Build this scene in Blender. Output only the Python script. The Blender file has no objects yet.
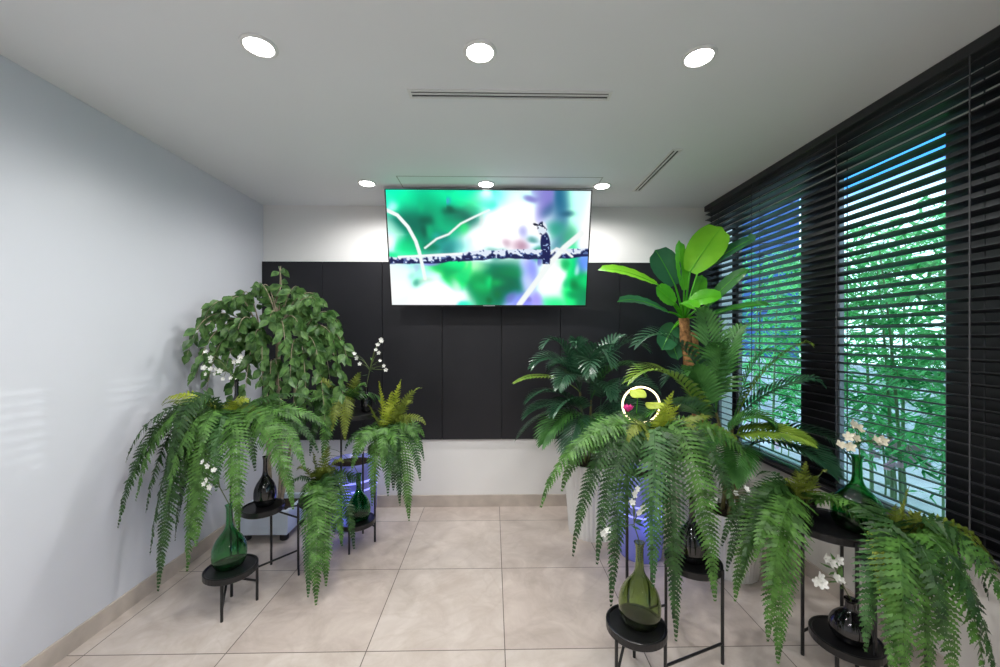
import bpy, math, random
from mathutils import Vector, Matrix
R = random.Random(11)
PI = math.pi
C = bpy.context.scene.collection
V = Vector

# ------------------------------------------------------------------ camera geometry
F, HY, TH, EYE = 392.0, 337.0, math.atan(7 / 392.0), 1.36
def P(px, py, Y):
    """world point seen at photo pixel (px, py) at depth Y"""
    a, b = (px - 500) / F, -(py - HY) / F
    dx, dy = math.sin(TH) + a * math.cos(TH), math.cos(TH) - a * math.sin(TH)
    k = Y / dy
    return V((dx * k, Y, EYE + b * k))
D, XL, XR, H, YB = 3.155, -1.83, 1.78, 2.41, -2.6    # back wall, side walls, ceiling, wall behind

# ------------------------------------------------------------------ materials
def srgb(r, g, b):
    f = lambda c: c / 12.92 if c <= .04045 else ((c + .055) / 1.055) ** 2.4
    return (f(r / 255), f(g / 255), f(b / 255))
def nt_mat(name):
    m = bpy.data.materials.new(name); m.use_nodes = True
    return m, m.node_tree, m.node_tree.nodes['Principled BSDF']
def mat(name, col, rough=.5, spec=.5, var=.0, scale=8, metal=0, emit=None, estr=0, trans=0, ior=1.45, bump=0, coat=0):
    m, t, b = nt_mat(name)
    b.inputs['Base Color'].default_value = (*col, 1)
    b.inputs['Roughness'].default_value = rough
    b.inputs['Specular IOR Level'].default_value = spec
    b.inputs['Metallic'].default_value = metal
    b.inputs['Transmission Weight'].default_value = trans
    b.inputs['IOR'].default_value = ior
    b.inputs['Coat Weight'].default_value = coat
    if emit:
        b.inputs['Emission Color'].default_value = (*emit, 1); b.inputs['Emission Strength'].default_value = estr
    if var or bump:
        tc = t.nodes.new('ShaderNodeTexCoord'); n = t.nodes.new('ShaderNodeTexNoise')
        n.inputs['Scale'].default_value = scale; n.inputs['Detail'].default_value = 5
        t.links.new(tc.outputs['Object'], n.inputs['Vector'])
        if var:
            r = t.nodes.new('ShaderNodeValToRGB')
            r.color_ramp.elements[0].position = .3; r.color_ramp.elements[1].position = .7
            r.color_ramp.elements[0].color = (*[max(0, c * (1 - var)) for c in col], 1)
            r.color_ramp.elements[1].color = (*[min(1, c * (1 + var)) for c in col], 1)
            t.links.new(n.outputs['Fac'], r.inputs['Fac']); t.links.new(r.outputs['Color'], b.inputs['Base Color'])
        if bump:
            bp = t.nodes.new('ShaderNodeBump'); bp.inputs['Strength'].default_value = bump; bp.inputs['Distance'].default_value = .01
            t.links.new(n.outputs['Fac'], bp.inputs['Height']); t.links.new(bp.outputs['Normal'], b.inputs['Normal'])
    return m
def leafmat(name, c1, c2, rough=.42, tl=.25, spec=.5, scale=14):
    m, t, b = nt_mat(name)
    tc = t.nodes.new('ShaderNodeTexCoord'); n = t.nodes.new('ShaderNodeTexNoise'); n.inputs['Scale'].default_value = scale
    n.inputs['Detail'].default_value = 3
    t.links.new(tc.outputs['Object'], n.inputs['Vector'])
    r = t.nodes.new('ShaderNodeValToRGB'); r.color_ramp.elements[0].position = .35; r.color_ramp.elements[1].position = .65
    r.color_ramp.elements[0].color = (*c1, 1); r.color_ramp.elements[1].color = (*c2, 1)
    t.links.new(n.outputs['Fac'], r.inputs['Fac']); t.links.new(r.outputs['Color'], b.inputs['Base Color'])
    b.inputs['Roughness'].default_value = rough; b.inputs['Specular IOR Level'].default_value = spec
    tr = t.nodes.new('ShaderNodeBsdfTranslucent'); t.links.new(r.outputs['Color'], tr.inputs['Color'])
    mx = t.nodes.new('ShaderNodeMixShader'); mx.inputs[0].default_value = tl
    t.links.new(b.outputs[0], mx.inputs[1]); t.links.new(tr.outputs[0], mx.inputs[2])
    t.links.new(mx.outputs[0], t.nodes['Material Output'].inputs['Surface'])
    return m
M = {}
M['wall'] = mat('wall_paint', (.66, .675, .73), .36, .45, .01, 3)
M['wallb'] = mat('wall_paint_back', (.80, .79, .78), .5, .3, .015, 3)
M['wallr'] = mat('wall_paint_window_side', (.66, .63, .59), .6, .3, .05, 4)
M['ceil'] = mat('ceiling_paint', (.80, .82, .84), .85, .1, .01, 2)
M['black'] = mat('black_metal', (.012, .012, .013), .38, .5, .15, 30)
M['blackdisc'] = mat('black_disc', (.010, .010, .011), .30, .5, .2, 20)
M['panel'] = mat('dark_panel', (.013, .013, .017), .45, .4, .12, 4)
M['slat'] = mat('blind_slat', (.018, .018, .021), .33, .6, .1, 10)
M['cord'] = mat('blind_cord', (.05, .05, .055), .6)
M['alu'] = mat('window_aluminium', (.22, .24, .26), .4, .5)
M['frame'] = mat('window_frame', (.012, .012, .015), .4)
M['tvblack'] = mat('tv_black', (.006, .006, .007), .3)
M['white_trim'] = mat('white_trim', (.75, .75, .74), .4, .4, .03)
M['vent_dark'] = mat('vent_slot', (.05, .05, .05), .6)
M['groove'] = mat('ceiling_groove', (.42, .42, .41), .8)
M['pot'] = mat('pot_black', (.014, .013, .012), .5, .4, .2)
M['planter'] = mat('planter_white', (.70, .69, .67), .42, .4, .04)
M['planter2'] = mat('planter_pale_blue', (.66, .75, .88), .35, .5, .04)
M['bluelitplanter'] = mat('planter_blue_lit', (.24, .26, .62), .25, .5, .1, emit=(.10, .13, 1), estr=.08)  # blue light on a white pot, put into base colour and glow
M['bluelight'] = mat('blue_light_band', (.3, .3, .9), .3, emit=(.30, .32, 1), estr=1.3)
M['soil'] = mat('soil', (.03, .022, .016), .9, .1, .5, 60, bump=.6)
M['stem'] = mat('stem_green', (.10, .14, .04), .5, .4, .3, 20)
M['bark'] = mat('bark_pale', (.36, .30, .22), .8, .2, .3, 40)
M['barkdark'] = mat('bark_brown', (.30, .15, .06), .8, .2, .55, 45, bump=.8)
M['palmstem'] = mat('palm_stem', (.12, .11, .04), .5, .4, .4, 25)
M['greenglass'] = mat('green_glass', (.22, .62, .30), .03, .5, trans=1)
M['oliveglass'] = mat('olive_glass', (.50, .62, .28), .03, .5, trans=1)
M['deepglass'] = mat('deep_green_glass', (.05, .45, .12), .03, .5, trans=1)
M['blackglass'] = mat('black_glass', (.006, .006, .007), .05, .6, coat=.5)
M['petal'] = leafmat('petal_white', (.80, .80, .74), (.88, .88, .84), .6, .2)
M['petalc'] = leafmat('petal_cream', (.72, .66, .48), (.85, .80, .66), .6, .2)
M['flowerleaf'] = leafmat('flower_leaf', (.05, .15, .03), (.12, .24, .06))
M['young'] = leafmat('fern_young', (.22, .30, .02), (.42, .48, .05), .45, .2, .35)
M['olive'] = leafmat('fern_olive', (.09, .13, .015), (.22, .27, .04), .45, .2, .35)
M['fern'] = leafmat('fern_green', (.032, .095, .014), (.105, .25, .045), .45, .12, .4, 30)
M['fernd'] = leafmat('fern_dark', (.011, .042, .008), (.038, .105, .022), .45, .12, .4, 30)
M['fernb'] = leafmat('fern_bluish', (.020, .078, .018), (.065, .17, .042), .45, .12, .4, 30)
M['palm'] = leafmat('palm_green', (.03, .12, .022), (.09, .26, .06), .36, .15)
M['palmd'] = leafmat('palm_dark', (.016, .065, .032), (.045, .13, .065), .30, .12, .6)
M['palmy'] = leafmat('palm_yellow', (.12, .24, .025), (.25, .38, .05), .38, .2)
M['ban'] = leafmat('banana_bright', (.07, .42, .012), (.16, .60, .03), .33, .3, scale=5)
M['bany'] = leafmat('banana_lime', (.16, .52, .015), (.26, .66, .03), .33, .3, scale=5)
M['band'] = leafmat('banana_dark', (.02, .12, .05), (.04, .18, .07), .3, .2, scale=5)
M['banm'] = leafmat('banana_mid', (.03, .17, .03), (.055, .25, .045), .3, .3, scale=5)
M['fic'] = leafmat('ficus_leaf', (.025, .09, .018), (.15, .29, .08), .38, .2, scale=26)
M['bam'] = leafmat('bamboo_leaf', (.010, .22, .05), (.26, .92, .34), .5, .5, scale=9)
M['bamstem'] = mat('bamboo_stem', (.16, .26, .12), .5, .4, .3, 10)
M['pink'] = leafmat('pink_petal', (.80, .03, .30), (.9, .12, .45), .4, .2)
M['lime'] = mat('lime_pad', (.42, .52, .07), .35, .4, .2)
M['ring'] = mat('ring_light', (1, .9, .7), .4, emit=(1, .84, .5), estr=2.2)
M['grey'] = mat('lamp_base', (.35, .35, .38), .3, .5, .1)
M['lens'] = mat('downlight_lens', (1, 1, 1), .4, emit=(1, .97, .93), estr=26)
M['ground'] = mat('outside_paving', (.62, .66, .70), .8, .2, .2, 3)
M['house'] = mat('blue_cladding', (.035, .10, .30), .5, .4, .1, 2)
M['fence'] = mat('pale_outside_wall', (.62, .68, .72), .7, .3, .25, 4)
M['pinkfl'] = leafmat('pink_blossom', (.85, .45, .65), (.95, .7, .8), .6, .3)

def tile_mat(name, c1, c2, vein, w, ox, oy, rough):
    m, t, b = nt_mat(name); N, K = t.nodes, t.links
    tc = N.new('ShaderNodeTexCoord'); mp = N.new('ShaderNodeMapping'); mp.inputs['Location'].default_value = (-ox, -oy, 0)
    K.new(tc.outputs['Object'], mp.inputs['Vector'])
    br = N.new('ShaderNodeTexBrick'); br.offset = 0; br.squash = 1
    br.inputs['Scale'].default_value = 1; br.inputs['Brick Width'].default_value = w; br.inputs['Row Height'].default_value = w
    br.inputs['Mortar Size'].default_value = .0022; br.inputs['Mortar Smooth'].default_value = .1
    br.inputs['Color1'].default_value = (.42, .42, .42, 1); br.inputs['Color2'].default_value = (.58, .58, .58, 1)
    br.inputs['Mortar'].default_value = (.5, .5, .5, 1)
    K.new(mp.outputs['Vector'], br.inputs['Vector'])
    n = N.new('ShaderNodeTexNoise'); n.inputs['Scale'].default_value = 5.5; n.inputs['Detail'].default_value = 11
    n.inputs['Roughness'].default_value = .68; n.inputs['Distortion'].default_value = .7
    K.new(mp.outputs['Vector'], n.inputs['Vector'])
    r = N.new('ShaderNodeValToRGB'); e = r.color_ramp.elements
    e[0].position = .29; e[0].color = (*c1, 1); e[1].position = .72; e[1].color = (*c2, 1)
    K.new(n.outputs['Fac'], r.inputs['Fac'])
    n2 = N.new('ShaderNodeTexNoise'); n2.inputs['Scale'].default_value = 1.6; n2.inputs['Detail'].default_value = 6
    n2.inputs['Distortion'].default_value = 2.2; K.new(mp.outputs['Vector'], n2.inputs['Vector'])
    r2 = N.new('ShaderNodeValToRGB'); q = r2.color_ramp
    q.elements[0].position = .47; q.elements[0].color = (0, 0, 0, 1); q.elements[1].position = .5; q.elements[1].color = (.22, .22, .22, 1)
    k = q.elements.new(.53); k.color = (0, 0, 0, 1)
    K.new(n2.outputs['Fac'], r2.inputs['Fac'])
    mx = N.new('ShaderNodeMixRGB'); mx.inputs['Color2'].default_value = (*vein, 1)
    K.new(r2.outputs['Color'], mx.inputs['Fac']); K.new(r.outputs['Color'], mx.inputs['Color1'])
    ov = N.new('ShaderNodeMixRGB'); ov.blend_type = 'OVERLAY'; ov.inputs['Fac'].default_value = .5
    K.new(mx.outputs['Color'], ov.inputs['Color1']); K.new(br.outputs['Color'], ov.inputs['Color2'])
    gm = N.new('ShaderNodeMixRGB'); gm.inputs['Color2'].default_value = (.16, .13, .11, 1)
    K.new(br.outputs['Fac'], gm.inputs['Fac']); K.new(ov.outputs['Color'], gm.inputs['Color1'])
    K.new(gm.outputs['Color'], b.inputs['Base Color'])
    b.inputs['Roughness'].default_value = rough; b.inputs['Specular IOR Level'].default_value = .4
    return m
M['tile'] = tile_mat('floor_tile', (.50, .42, .37), (.68, .60, .545), (.46, .375, .31), .6, .0516, 2.305, .30)
M['base'] = mat('baseboard_stone', (.52, .455, .40), .4, .4, .15, 8)

def glass_mat():
    m, t, b = nt_mat('window_glass')
    tr = t.nodes.new('ShaderNodeBsdfTransparent'); tr.inputs[0].default_value = (.93, .98, .98, 1)
    gl = t.nodes.new('ShaderNodeBsdfGlossy'); gl.inputs['Roughness'].default_value = .02
    lw = t.nodes.new('ShaderNodeLayerWeight'); lw.inputs[0].default_value = .5
    pw = t.nodes.new('ShaderNodeMath'); pw.operation = 'POWER'; pw.inputs[1].default_value = 4; t.links.new(lw.outputs['Facing'], pw.inputs[0])
    fr = t.nodes.new('ShaderNodeMath'); fr.operation = 'MULTIPLY_ADD'; fr.inputs[1].default_value = .3; fr.inputs[2].default_value = .03; t.links.new(pw.outputs[0], fr.inputs[0])
    mx = t.nodes.new('ShaderNodeMixShader')
    t.links.new(fr.outputs[0], mx.inputs[0]); t.links.new(tr.outputs[0], mx.inputs[1]); t.links.new(gl.outputs[0], mx.inputs[2])
    t.links.new(mx.outputs[0], t.nodes['Material Output'].inputs['Surface'])
    return m
M['glass'] = glass_mat()
def screen_mat():
    m, t, b = nt_mat('tv_screen_picture')
    a = t.nodes.new('ShaderNodeVertexColor'); a.layer_name = 'picture'
    b.inputs['Base Color'].default_value = (.01, .01, .01, 1); b.inputs['Roughness'].default_value = .25
    t.links.new(a.outputs['Color'], b.inputs['Emission Color']); b.inputs['Emission Strength'].default_value = 1.0; b.inputs['Specular IOR Level'].default_value = .15
    return m
M['screen'] = screen_mat()

# ------------------------------------------------------------------ mesh helpers
class MB:
    def __init__(s): s.v, s.f = [], []
    def add(s, vs, fs):
        o = len(s.v); s.v += [tuple(p) for p in vs]; s.f += [tuple(i + o for i in f) for f in fs]; return s
    def box(s, x0, x1, y0, y1, z0, z1, bev=0):
        if bev <= 0:
            vs = [(x, y, z) for x in (x0, x1) for y in (y0, y1) for z in (z0, z1)]
            return s.add(vs, [(0, 1, 3, 2), (4, 6, 7, 5), (0, 4, 5, 1), (2, 3, 7, 6), (0, 2, 6, 4), (1, 5, 7, 3)])
        b = bev; rings = []
        for z, i in ((z0, b), (z0 + b, 0), (z1 - b, 0), (z1, b)):
            xa, xb, ya, yb = x0 + i, x1 - i, y0 + i, y1 - i
            rings.append([(xa + b, ya, z), (xb - b, ya, z), (xb, ya + b, z), (xb, yb - b, z), (xb - b, yb, z), (xa + b, yb, z), (xa, yb - b, z), (xa, ya + b, z)])
        return s.rings(rings, True, True)
    def rings(s, rings, cap0=False, cap1=False):
        n = len(rings[0]); vs = [p for r in rings for p in r]; fs = []
        for i in range(len(rings) - 1):
            for j in range(n):
                k = (j + 1) % n; fs.append((i * n + j, i * n + k, (i + 1) * n + k, (i + 1) * n + j))
        if cap0: fs.append(tuple(range(n - 1, -1, -1)))
        if cap1: fs.append(tuple((len(rings) - 1) * n + j for j in range(n)))
        return s.add(vs, fs)
    def lathe(s, prof, c=(0, 0, 0), n=32, ribs=0, ribd=0):
        rs = []
        for r, z in prof:
            ring = []
            for j in range(n):
                a = 2 * PI * j / n
                rr = r * (1 - ribd * (.5 + .5 * math.cos(ribs * a))) if ribs and r > .02 else r
                ring.append((c[0] + rr * math.cos(a), c[1] + rr * math.sin(a), c[2] + z))
            rs.append(ring)
        return s.rings(rs, prof[0][0] > 1e-4, prof[-1][0] > 1e-4)
    def tube(s, pts, rad, n=8, cap=True):
        pts = [V(p) for p in pts]; rads = rad if isinstance(rad, (list, tuple)) else [rad] * len(pts)
        rs = []; up = None
        for i, p in enumerate(pts):
            t = (pts[min(i + 1, len(pts) - 1)] - pts[max(i - 1, 0)]).normalized()
            if up is None: up = V((0, 0, 1)) if abs(t.z) < .9 else V((1, 0, 0))
            a = t.cross(up).normalized(); b = a.cross(t).normalized(); up = b
            rs.append([tuple(p + (a * math.cos(2 * PI * k / n) + b * math.sin(2 * PI * k / n)) * rads[i]) for k in range(n)])
        return s.rings(rs, cap, cap)
    def build(s, name, m, parent=None, smooth=False, org=None):
        """org = world point the object's origin is put at; vertices are given in world space"""
        me = bpy.data.meshes.new(name)
        po = V(parent['org']) if parent is not None and 'org' in parent.keys() else V((0, 0, 0))
        o0 = V(org) if org is not None else po
        me.from_pydata([tuple(V(p) - o0) for p in s.v], [], s.f); me.update()
        me.materials.append(m)
        if smooth:
            for p in me.polygons: p.use_smooth = True
        o = bpy.data.objects.new(name, me); C.objects.link(o)
        if parent is not None: o.parent = parent
        o.location = o0 - po if parent is not None else o0
        return o
ORG = []
def thing(name, label, cat, loc, group=None):
    o = bpy.data.objects.new(name, None); C.objects.link(o); o.empty_display_size = .05
    o.location = loc; o['org'] = tuple(loc); o['label'] = label; o['category'] = cat; ORG.append(o)
    if group: o['group'] = group
    return o
def tag(o, label, cat, group=None):
    o['label'] = label; o['category'] = cat
    if group: o['group'] = group
    return o
def struct(o): o['kind'] = 'structure'; return o
def bez(p0, p1, p2, p3, n):
    out = []
    for i in range(n + 1):
        t = i / n; u = 1 - t
        out.append(p0 * u ** 3 + p1 * 3 * u * u * t + p2 * 3 * u * t * t + p3 * t ** 3)
    return out

def even(pts, n):
    """n + 1 points evenly spaced along a polyline"""
    acc = [0]
    for a, b in zip(pts, pts[1:]): acc.append(acc[-1] + (b - a).length)
    out = []; j = 0
    for i in range(n + 1):
        d = acc[-1] * i / n
        while j < len(pts) - 2 and acc[j + 1] < d: j += 1
        out.append(pts[j].lerp(pts[j + 1], min(1, (d - acc[j]) / max(1e-6, acc[j + 1] - acc[j]))))
    return out

# ------------------------------------------------------------------ room shell
XW = XR + .02
struct(MB().box(XL - .1, XW + .16, YB - .1, D + .1, -.1, 0).build('floor', M['tile']))
struct(MB().box(XL - .1, XW + .16, YB - .1, D + .1, H, H + .1).build('ceiling', M['ceil']))
struct(MB().box(XL - .1, XL, YB, D, 0, H).build('wall_left', M['wall']))
struct(MB().box(XL - .1, XW + .16, D, D + .1, 0, H).build('wall_back', M['wallb']))
struct(MB().box(XL - .1, XW + .16, YB - .1, YB, 0, H).build('wall_rear', M['wallb']))
OPEN = [(2.92, 3.13), (2.26, 2.87), (1.525, 2.03), (.30, 1.10), (-1.2, -.3)]  # opening beside the camera is unseen, added for daylight on the left wall
WT = .045
SILL, HEAD = .58, 2.21
w = MB(); w.box(XW, XW + WT, YB, D, 0, SILL); w.box(XW, XW + WT, YB, D, HEAD, H)
lower = struct(w.build('wall_right', M['wallr']))
ys = [D] + [y for a, b in OPEN for y in (b, a)] + [YB]
wp = MB()
for i in range(0, len(ys), 2): wp.box(XW, XW + WT, ys[i + 1], ys[i], SILL, HEAD)
struct(wp.build('wall_right_piers', M['frame']))
for i, (a, b) in enumerate(OPEN):
    r = bpy.data.objects.new('window_%d' % (i + 1), None); C.objects.link(r); r['kind'] = 'structure'
    f = MB(); t = .013; x0, x1 = XW + .012, XW + .036
    f.box(x0, x1, a, a + t, SILL, HEAD); f.box(x0, x1, b - t, b, SILL, HEAD)
    f.box(x0, x1, a + t, b - t, SILL, SILL + t); f.box(x0, x1, a + t, b - t, HEAD - t, HEAD)
    f.build('frame', M['alu'], r)
    g = MB().box(x0 + .02, x0 + .026, a + t, b - t, SILL + t, HEAD - t); g.build('pane', M['glass'], r)
    if i < 4: MB().box(XW + WT, XW + WT + .10, a - .05, b + .05, SILL - .03, SILL - .01).build('sill', M['planter2'], r)
struct(MB().box(XW - .06, XW, YB + .3, D, SILL - .03, SILL - .004).build('trim_sill', M['frame']))
bb = .085
struct(MB().box(XL, XL + .012, YB, D, 0, bb).build('baseboard_left', M['base']))
struct(MB().box(XL + .012, XW, D - .012, D, 0, bb + .008).build('baseboard_back', M['base']))
struct(MB().box(XW - .012, XW, YB, D - .012, 0, bb).build('baseboard_right', M['base']))
# dark cladding on the back wall: panels with shadow gaps
seams = [264, 323.5, 383, 442.5, 501.5, 560, 619, 678, 736]
xs = [P(p, 300, D).x for p in seams]; xs[-1] = XW
zt, zb = P(500, 262.7, D).z, P(500, 438.5, D).z
xs[0] = XL + .001
struct(MB().box(XL + .001, XW, D - .008, D, zb, zt).build('trim_panel_backing', M['vent_dark']))
for i in range(len(xs) - 1):
    struct(MB().box(xs[i] + .0015, xs[i + 1] - .0015, D - .022, D - .008, zb, zt, .0015).build('wall_panel', M['panel']))
# access-hatch grooves in the ceiling by the television
g = MB(); ya, yb2 = 2.565, 2.76; xa, xb = P(396, 177, 2.57).x, P(603, 177, 2.57).x
for q in ((xa, xb, ya, ya + .006), (xa, xa + .006, ya + .006, yb2), (xb - .006, xb, ya + .006, yb2), (xa, xb, yb2, yb2 + .006)):
    g.box(q[0], q[1], q[2], q[3], H - .0015, H)
struct(g.build('trim_hatch_groove', M['groove']))

# ------------------------------------------------------------------ downlights
LP = 29
def downlight(x, y, label, seen=True):
    t = thing('ceiling_downlight', label, 'ceiling light', (x, y, H), 'round recessed downlights')
    MB().lathe([(.048, -.002), (.050, -.007), (.058, -.007), (.062, -.003), (.062, 0)], (x, y, H), 28).build('trim_ring', M['white_trim'], t, True)
    MB().lathe([(.0, -.0055), (.03, -.0055), (.0485, -.004), (.0485, 0)], (x, y, H), 28).build('lens', M['lens'], t, True)
    l = bpy.data.lights.new('downlight', 'SPOT'); l.energy = LP; l.color = (1, .985, .965); l.spot_size = math.radians(170)
    l.spot_blend = .6; l.shadow_soft_size = .035
    o = bpy.data.objects.new('downlight_glow', l); C.objects.link(o); o.parent = t; o.location = (0, 0, -.02)
    return t
def cz(px, py): return P(px, py, (H - EYE) * F / (HY - py))
names = ['nearest the left wall, front row', 'above the long ceiling vent, front row', 'nearest the blinds, front row',
         'left of the television, back row', 'just above the television top edge, back row', 'beside the short ceiling vent, back row']
for (px, py), nm in zip([(259, 49), (480, 52), (699, 54), (367, 184), (486, 184), (602, 185)], names):
    p = cz(px, py); downlight(p.x, p.y, 'round recessed white ceiling downlight ' + nm)
for y in (.2, -1.05):  # unseen downlights added behind the camera as fill light
    for x, s in ((-.86, 'wall'), (-.05, 'middle'), (.76, 'window')):
        downlight(x, y, 'added unseen fill downlight behind the viewer, %s side, %s row' % (s, 'near' if y > 0 else 'far'))

# ------------------------------------------------------------------ ceiling vents
def vent(x0, x1, y0, y1, label):
    t = thing('ceiling_vent', label, 'air vent', ((x0 + x1) / 2, (y0 + y1) / 2, H), 'slim linear ceiling vents')
    m = MB(); w = .012; z0 = H - .006
    m.box(x0, x1, y0, y0 + w, z0, H); m.box(x0, x1, y1 - w, y1, z0, H); m.box(x0, x0 + w, y0 + w, y1 - w, z0, H); m.box(x1 - w, x1, y0 + w, y1 - w, z0, H)
    m.build('frame', M['white_trim'], t)
    MB().box(x0 + w, x1 - w, y0 + w, y1 - w, H - .001, H).build('slot', M['vent_dark'], t)
    s = MB()
    if x1 - x0 > y1 - y0: s.box(x0 + w, x1 - w, (y0 + y1) / 2 - .005, (y0 + y1) / 2 + .005, H - .004, H - .001)
    else: s.box((x0 + x1) / 2 - .005, (x0 + x1) / 2 + .005, y0 + w, y1 - w, H - .004, H - .001)
    s.build('deflector_blade', M['white_trim'], t)
a, b = cz(407, 89.5), cz(613, 97)
vent(a.x, P(613, 89.5, a.y).x, a.y, a.y + .062, 'long slim white slot vent across the ceiling in front of the television')
vent(1.0, 1.06, 2.17, 2.80, 'short slim slot vent in the ceiling running toward the back wall near the blinds')

# ------------------------------------------------------------------ television
def tv():
    Yt, Yb = 2.72, 2.895
    A, B = P(384, 189.7, Yt), P(592, 189.2, Yt); E, G = P(391.5, 306.5, Yb), P(586.5, 306.5, Yb)
    w = (B.x - A.x + G.x - E.x) / 2; cx = (A.x + B.x + E.x + G.x) / 4
    top = V((cx, Yt, (A.z + B.z) / 2)); bot = V((cx, Yb, (E.z + G.z) / 2))
    dn = (bot - top); h = dn.length; dn.normalize(); rt = V((1, 0, 0)); nrm = rt.cross(dn) * 1   # into the wall
    if nrm.y < 0: nrm = -nrm
    Q = lambda u, v, d: top + rt * ((u - .5) * w) + dn * (v * h) + nrm * d
    t = thing('television', 'large flat wall television tilted downward showing a bird on a branch', 'television', tuple(bot))
    def slab(u0, u1, v0, v1, d0, d1):
        m = MB(); vs = [Q(u, v, d) for u in (u0, u1) for v in (v0, v1) for d in (d0, d1)]
        return m.add(vs, [(0, 1, 3, 2), (4, 6, 7, 5), (0, 4, 5, 1), (2, 3, 7, 6), (0, 2, 6, 4), (1, 5, 7, 3)])
    slab(0, 1, 0, 1, .002, .03).build('housing', M['tvblack'], t)
    e = .0055; ev = .010
    m = MB()
    for q in ((0, 1, 0, ev * .7), (0, 1, 1 - ev * 1.4, 1), (0, e, ev * .7, 1 - ev * 1.4), (1 - e, 1, ev * .7, 1 - ev * 1.4)):
        s = slab(q[0], q[1], q[2], q[3], -.004, .002); m.add(s.v, s.f)
    m.build('bezel', M['tvblack'], t)
    slab(.47, .53, .988, .996, -.0055, -.004).build('maker_badge', M['grey'], t)
    # stand-off mount at the back
    m = slab(.3, .7, .25, .75, .03, .06); m.build('mounting_plate', M['black'], t)
    for u in (.4, .6):
        m = MB(); p = Q(u, .6, .06); m.tube([p, V((p.x, D - .022, p.z))], .02, 8); m.build('mounting_arm', M['black'], t)
    # the picture
    NX, NY = 300, 168
    RR = random.Random(5)
    grid = [[RR.random() for _ in range(120)] for _ in range(40)]
    def vn(x, y):
        xi, yi = int(math.floor(x)), int(math.floor(y)); fx, fy = x - xi, y - yi
        q = lambda i, j: grid[j % 40][i % 120]
        return (q(xi, yi) * (1 - fx) + q(xi + 1, yi) * fx) * (1 - fy) + (q(xi, yi + 1) * (1 - fx) + q(xi + 1, yi + 1) * fx) * fy
    blobs = [(.05, .08, .12, .10, (20, 225, 165), 1), (.15, .28, .13, .16, (6, 92, 78), 1.2), (.22, .10, .1, .1, (10, 150, 110), .9), (.27, .27, .07, .12, (25, 200, 140), 1),
             (.36, .22, .09, .12, (8, 80, 70), 1.1), (.45, .06, .16, .10, (0, 232, 165), 1.2), (.33, .05, .1, .08, (10, 200, 150), .9),
             (.08, .48, .06, .12, (10, 200, 120), .8), (.3, .46, .1, .05, (60, 150, 150), .9), (.2, .42, .06, .08, (20, 120, 90), .8), (.02, .36, .04, .12, (225, 255, 245), .9),
             (.48, .42, .12, .10, (255, 255, 255), 1.3), (.60, .22, .11, .22, (255, 255, 255), 1.5), (.42, .5, .06, .05, (180, 250, 230), .7), (.53, .34, .10, .12, (250, 255, 255), 1.2),
             (.65, .46, .05, .05, (130, 85, 110), 1), (.77, .12, .035, .2, (120, 110, 175), 1.1), (.80, .30, .06, .12, (240, 245, 255), 1), (.85, .18, .035, .25, (40, 90, 120), 1.3),
             (.93, .10, .05, .2, (190, 255, 225), 1.2), (.985, .3, .04, .2, (235, 255, 250), 1), (.90, .38, .05, .08, (60, 140, 110), .7),
             (.72, .4, .05, .1, (225, 235, 250), .8),
             (.04, .8, .07, .25, (215, 255, 245), 1.2), (.16, .75, .06, .10, (150, 245, 205), .9), (.13, .68, .04, .05, (150, 120, 190), .5), (.2, .88, .09, .12, (245, 255, 250), 1.2), (.29, .68, .07, .05, (20, 160, 70), .9),
             (.33, .95, .06, .07, (255, 255, 255), 1), (.31, .80, .05, .06, (60, 220, 140), .8), (.42, .68, .05, .06, (190, 245, 190), .7),
             (.55, .80, .10, .15, (8, 92, 70), 1.5), (.46, .88, .06, .12, (15, 130, 80), 1), (.45, .75, .05, .06, (40, 170, 90), .8), (.60, .70, .08, .05, (30, 130, 80), .7),
             (.69, .78, .035, .14, (200, 200, 250), 1), (.72, .70, .04, .08, (130, 130, 220), .7), (.63, .95, .04, .05, (150, 150, 235), 1), (.74, .95, .05, .06, (150, 140, 215), .9),
             (.83, .78, .05, .2, (225, 250, 225), 1.2), (.93, .72, .035, .16, (10, 190, 100), 1), (.97, .85, .04, .15, (20, 120, 80), 1), (.90, .92, .03, .1, (30, 200, 110), .9), (.96, .62, .03, .06, (90, 120, 190), .7)]
    def seg(u, v, pts):
        best = 9
        for (x0, y0), (x1, y1) in zip(pts, pts[1:]):
            x0_, x1_, uu = x0 * 1.77, x1 * 1.77, u * 1.77
            dx, dy = x1_ - x0_, y1 - y0; k = max(0, min(1, ((uu - x0_) * dx + (v - y0) * dy) / (dx * dx + dy * dy)))
            best = min(best, math.hypot(uu - x0_ - dx * k, v - y0 - dy * k))
        return best
    curveA = [(0, .17), (.05, .21), (.10, .31), (.135, .43), (.15, .52), (.165, .66), (.175, .76)]
    curveB = [(.18, .49), (.24, .41), (.30, .37), (.36, .28), (.43, .22), (.50, .165)]
    diag = [(.655, 1.0), (.72, .84), (.80, .64), (.88, .48), (.96, .36)]
    twig = [(.80, .55), (.84, .49), (.89, .52), (.92, .56)]
    RT = random.Random(8); dabs = []
    for _ in range(80):
        x, y = RT.random(), RT.random(); z = blobs[RT.randrange(len(blobs))]
        if RT.random() < .8: x, y = z[0] + RT.uniform(-.08, .08), z[1] + RT.uniform(-.1, .1)
        c = z[4]; f = RT.uniform(.65, 1.3); dabs.append((x, y, RT.uniform(.012, .04), RT.uniform(.02, .07), tuple(min(255, q * f) for q in c), RT.uniform(.5, 1.0)))
    def mixc(a, b, k): k = max(0, min(1, k)); return tuple(x + (y - x) * k for x, y in zip(a, b))
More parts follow.
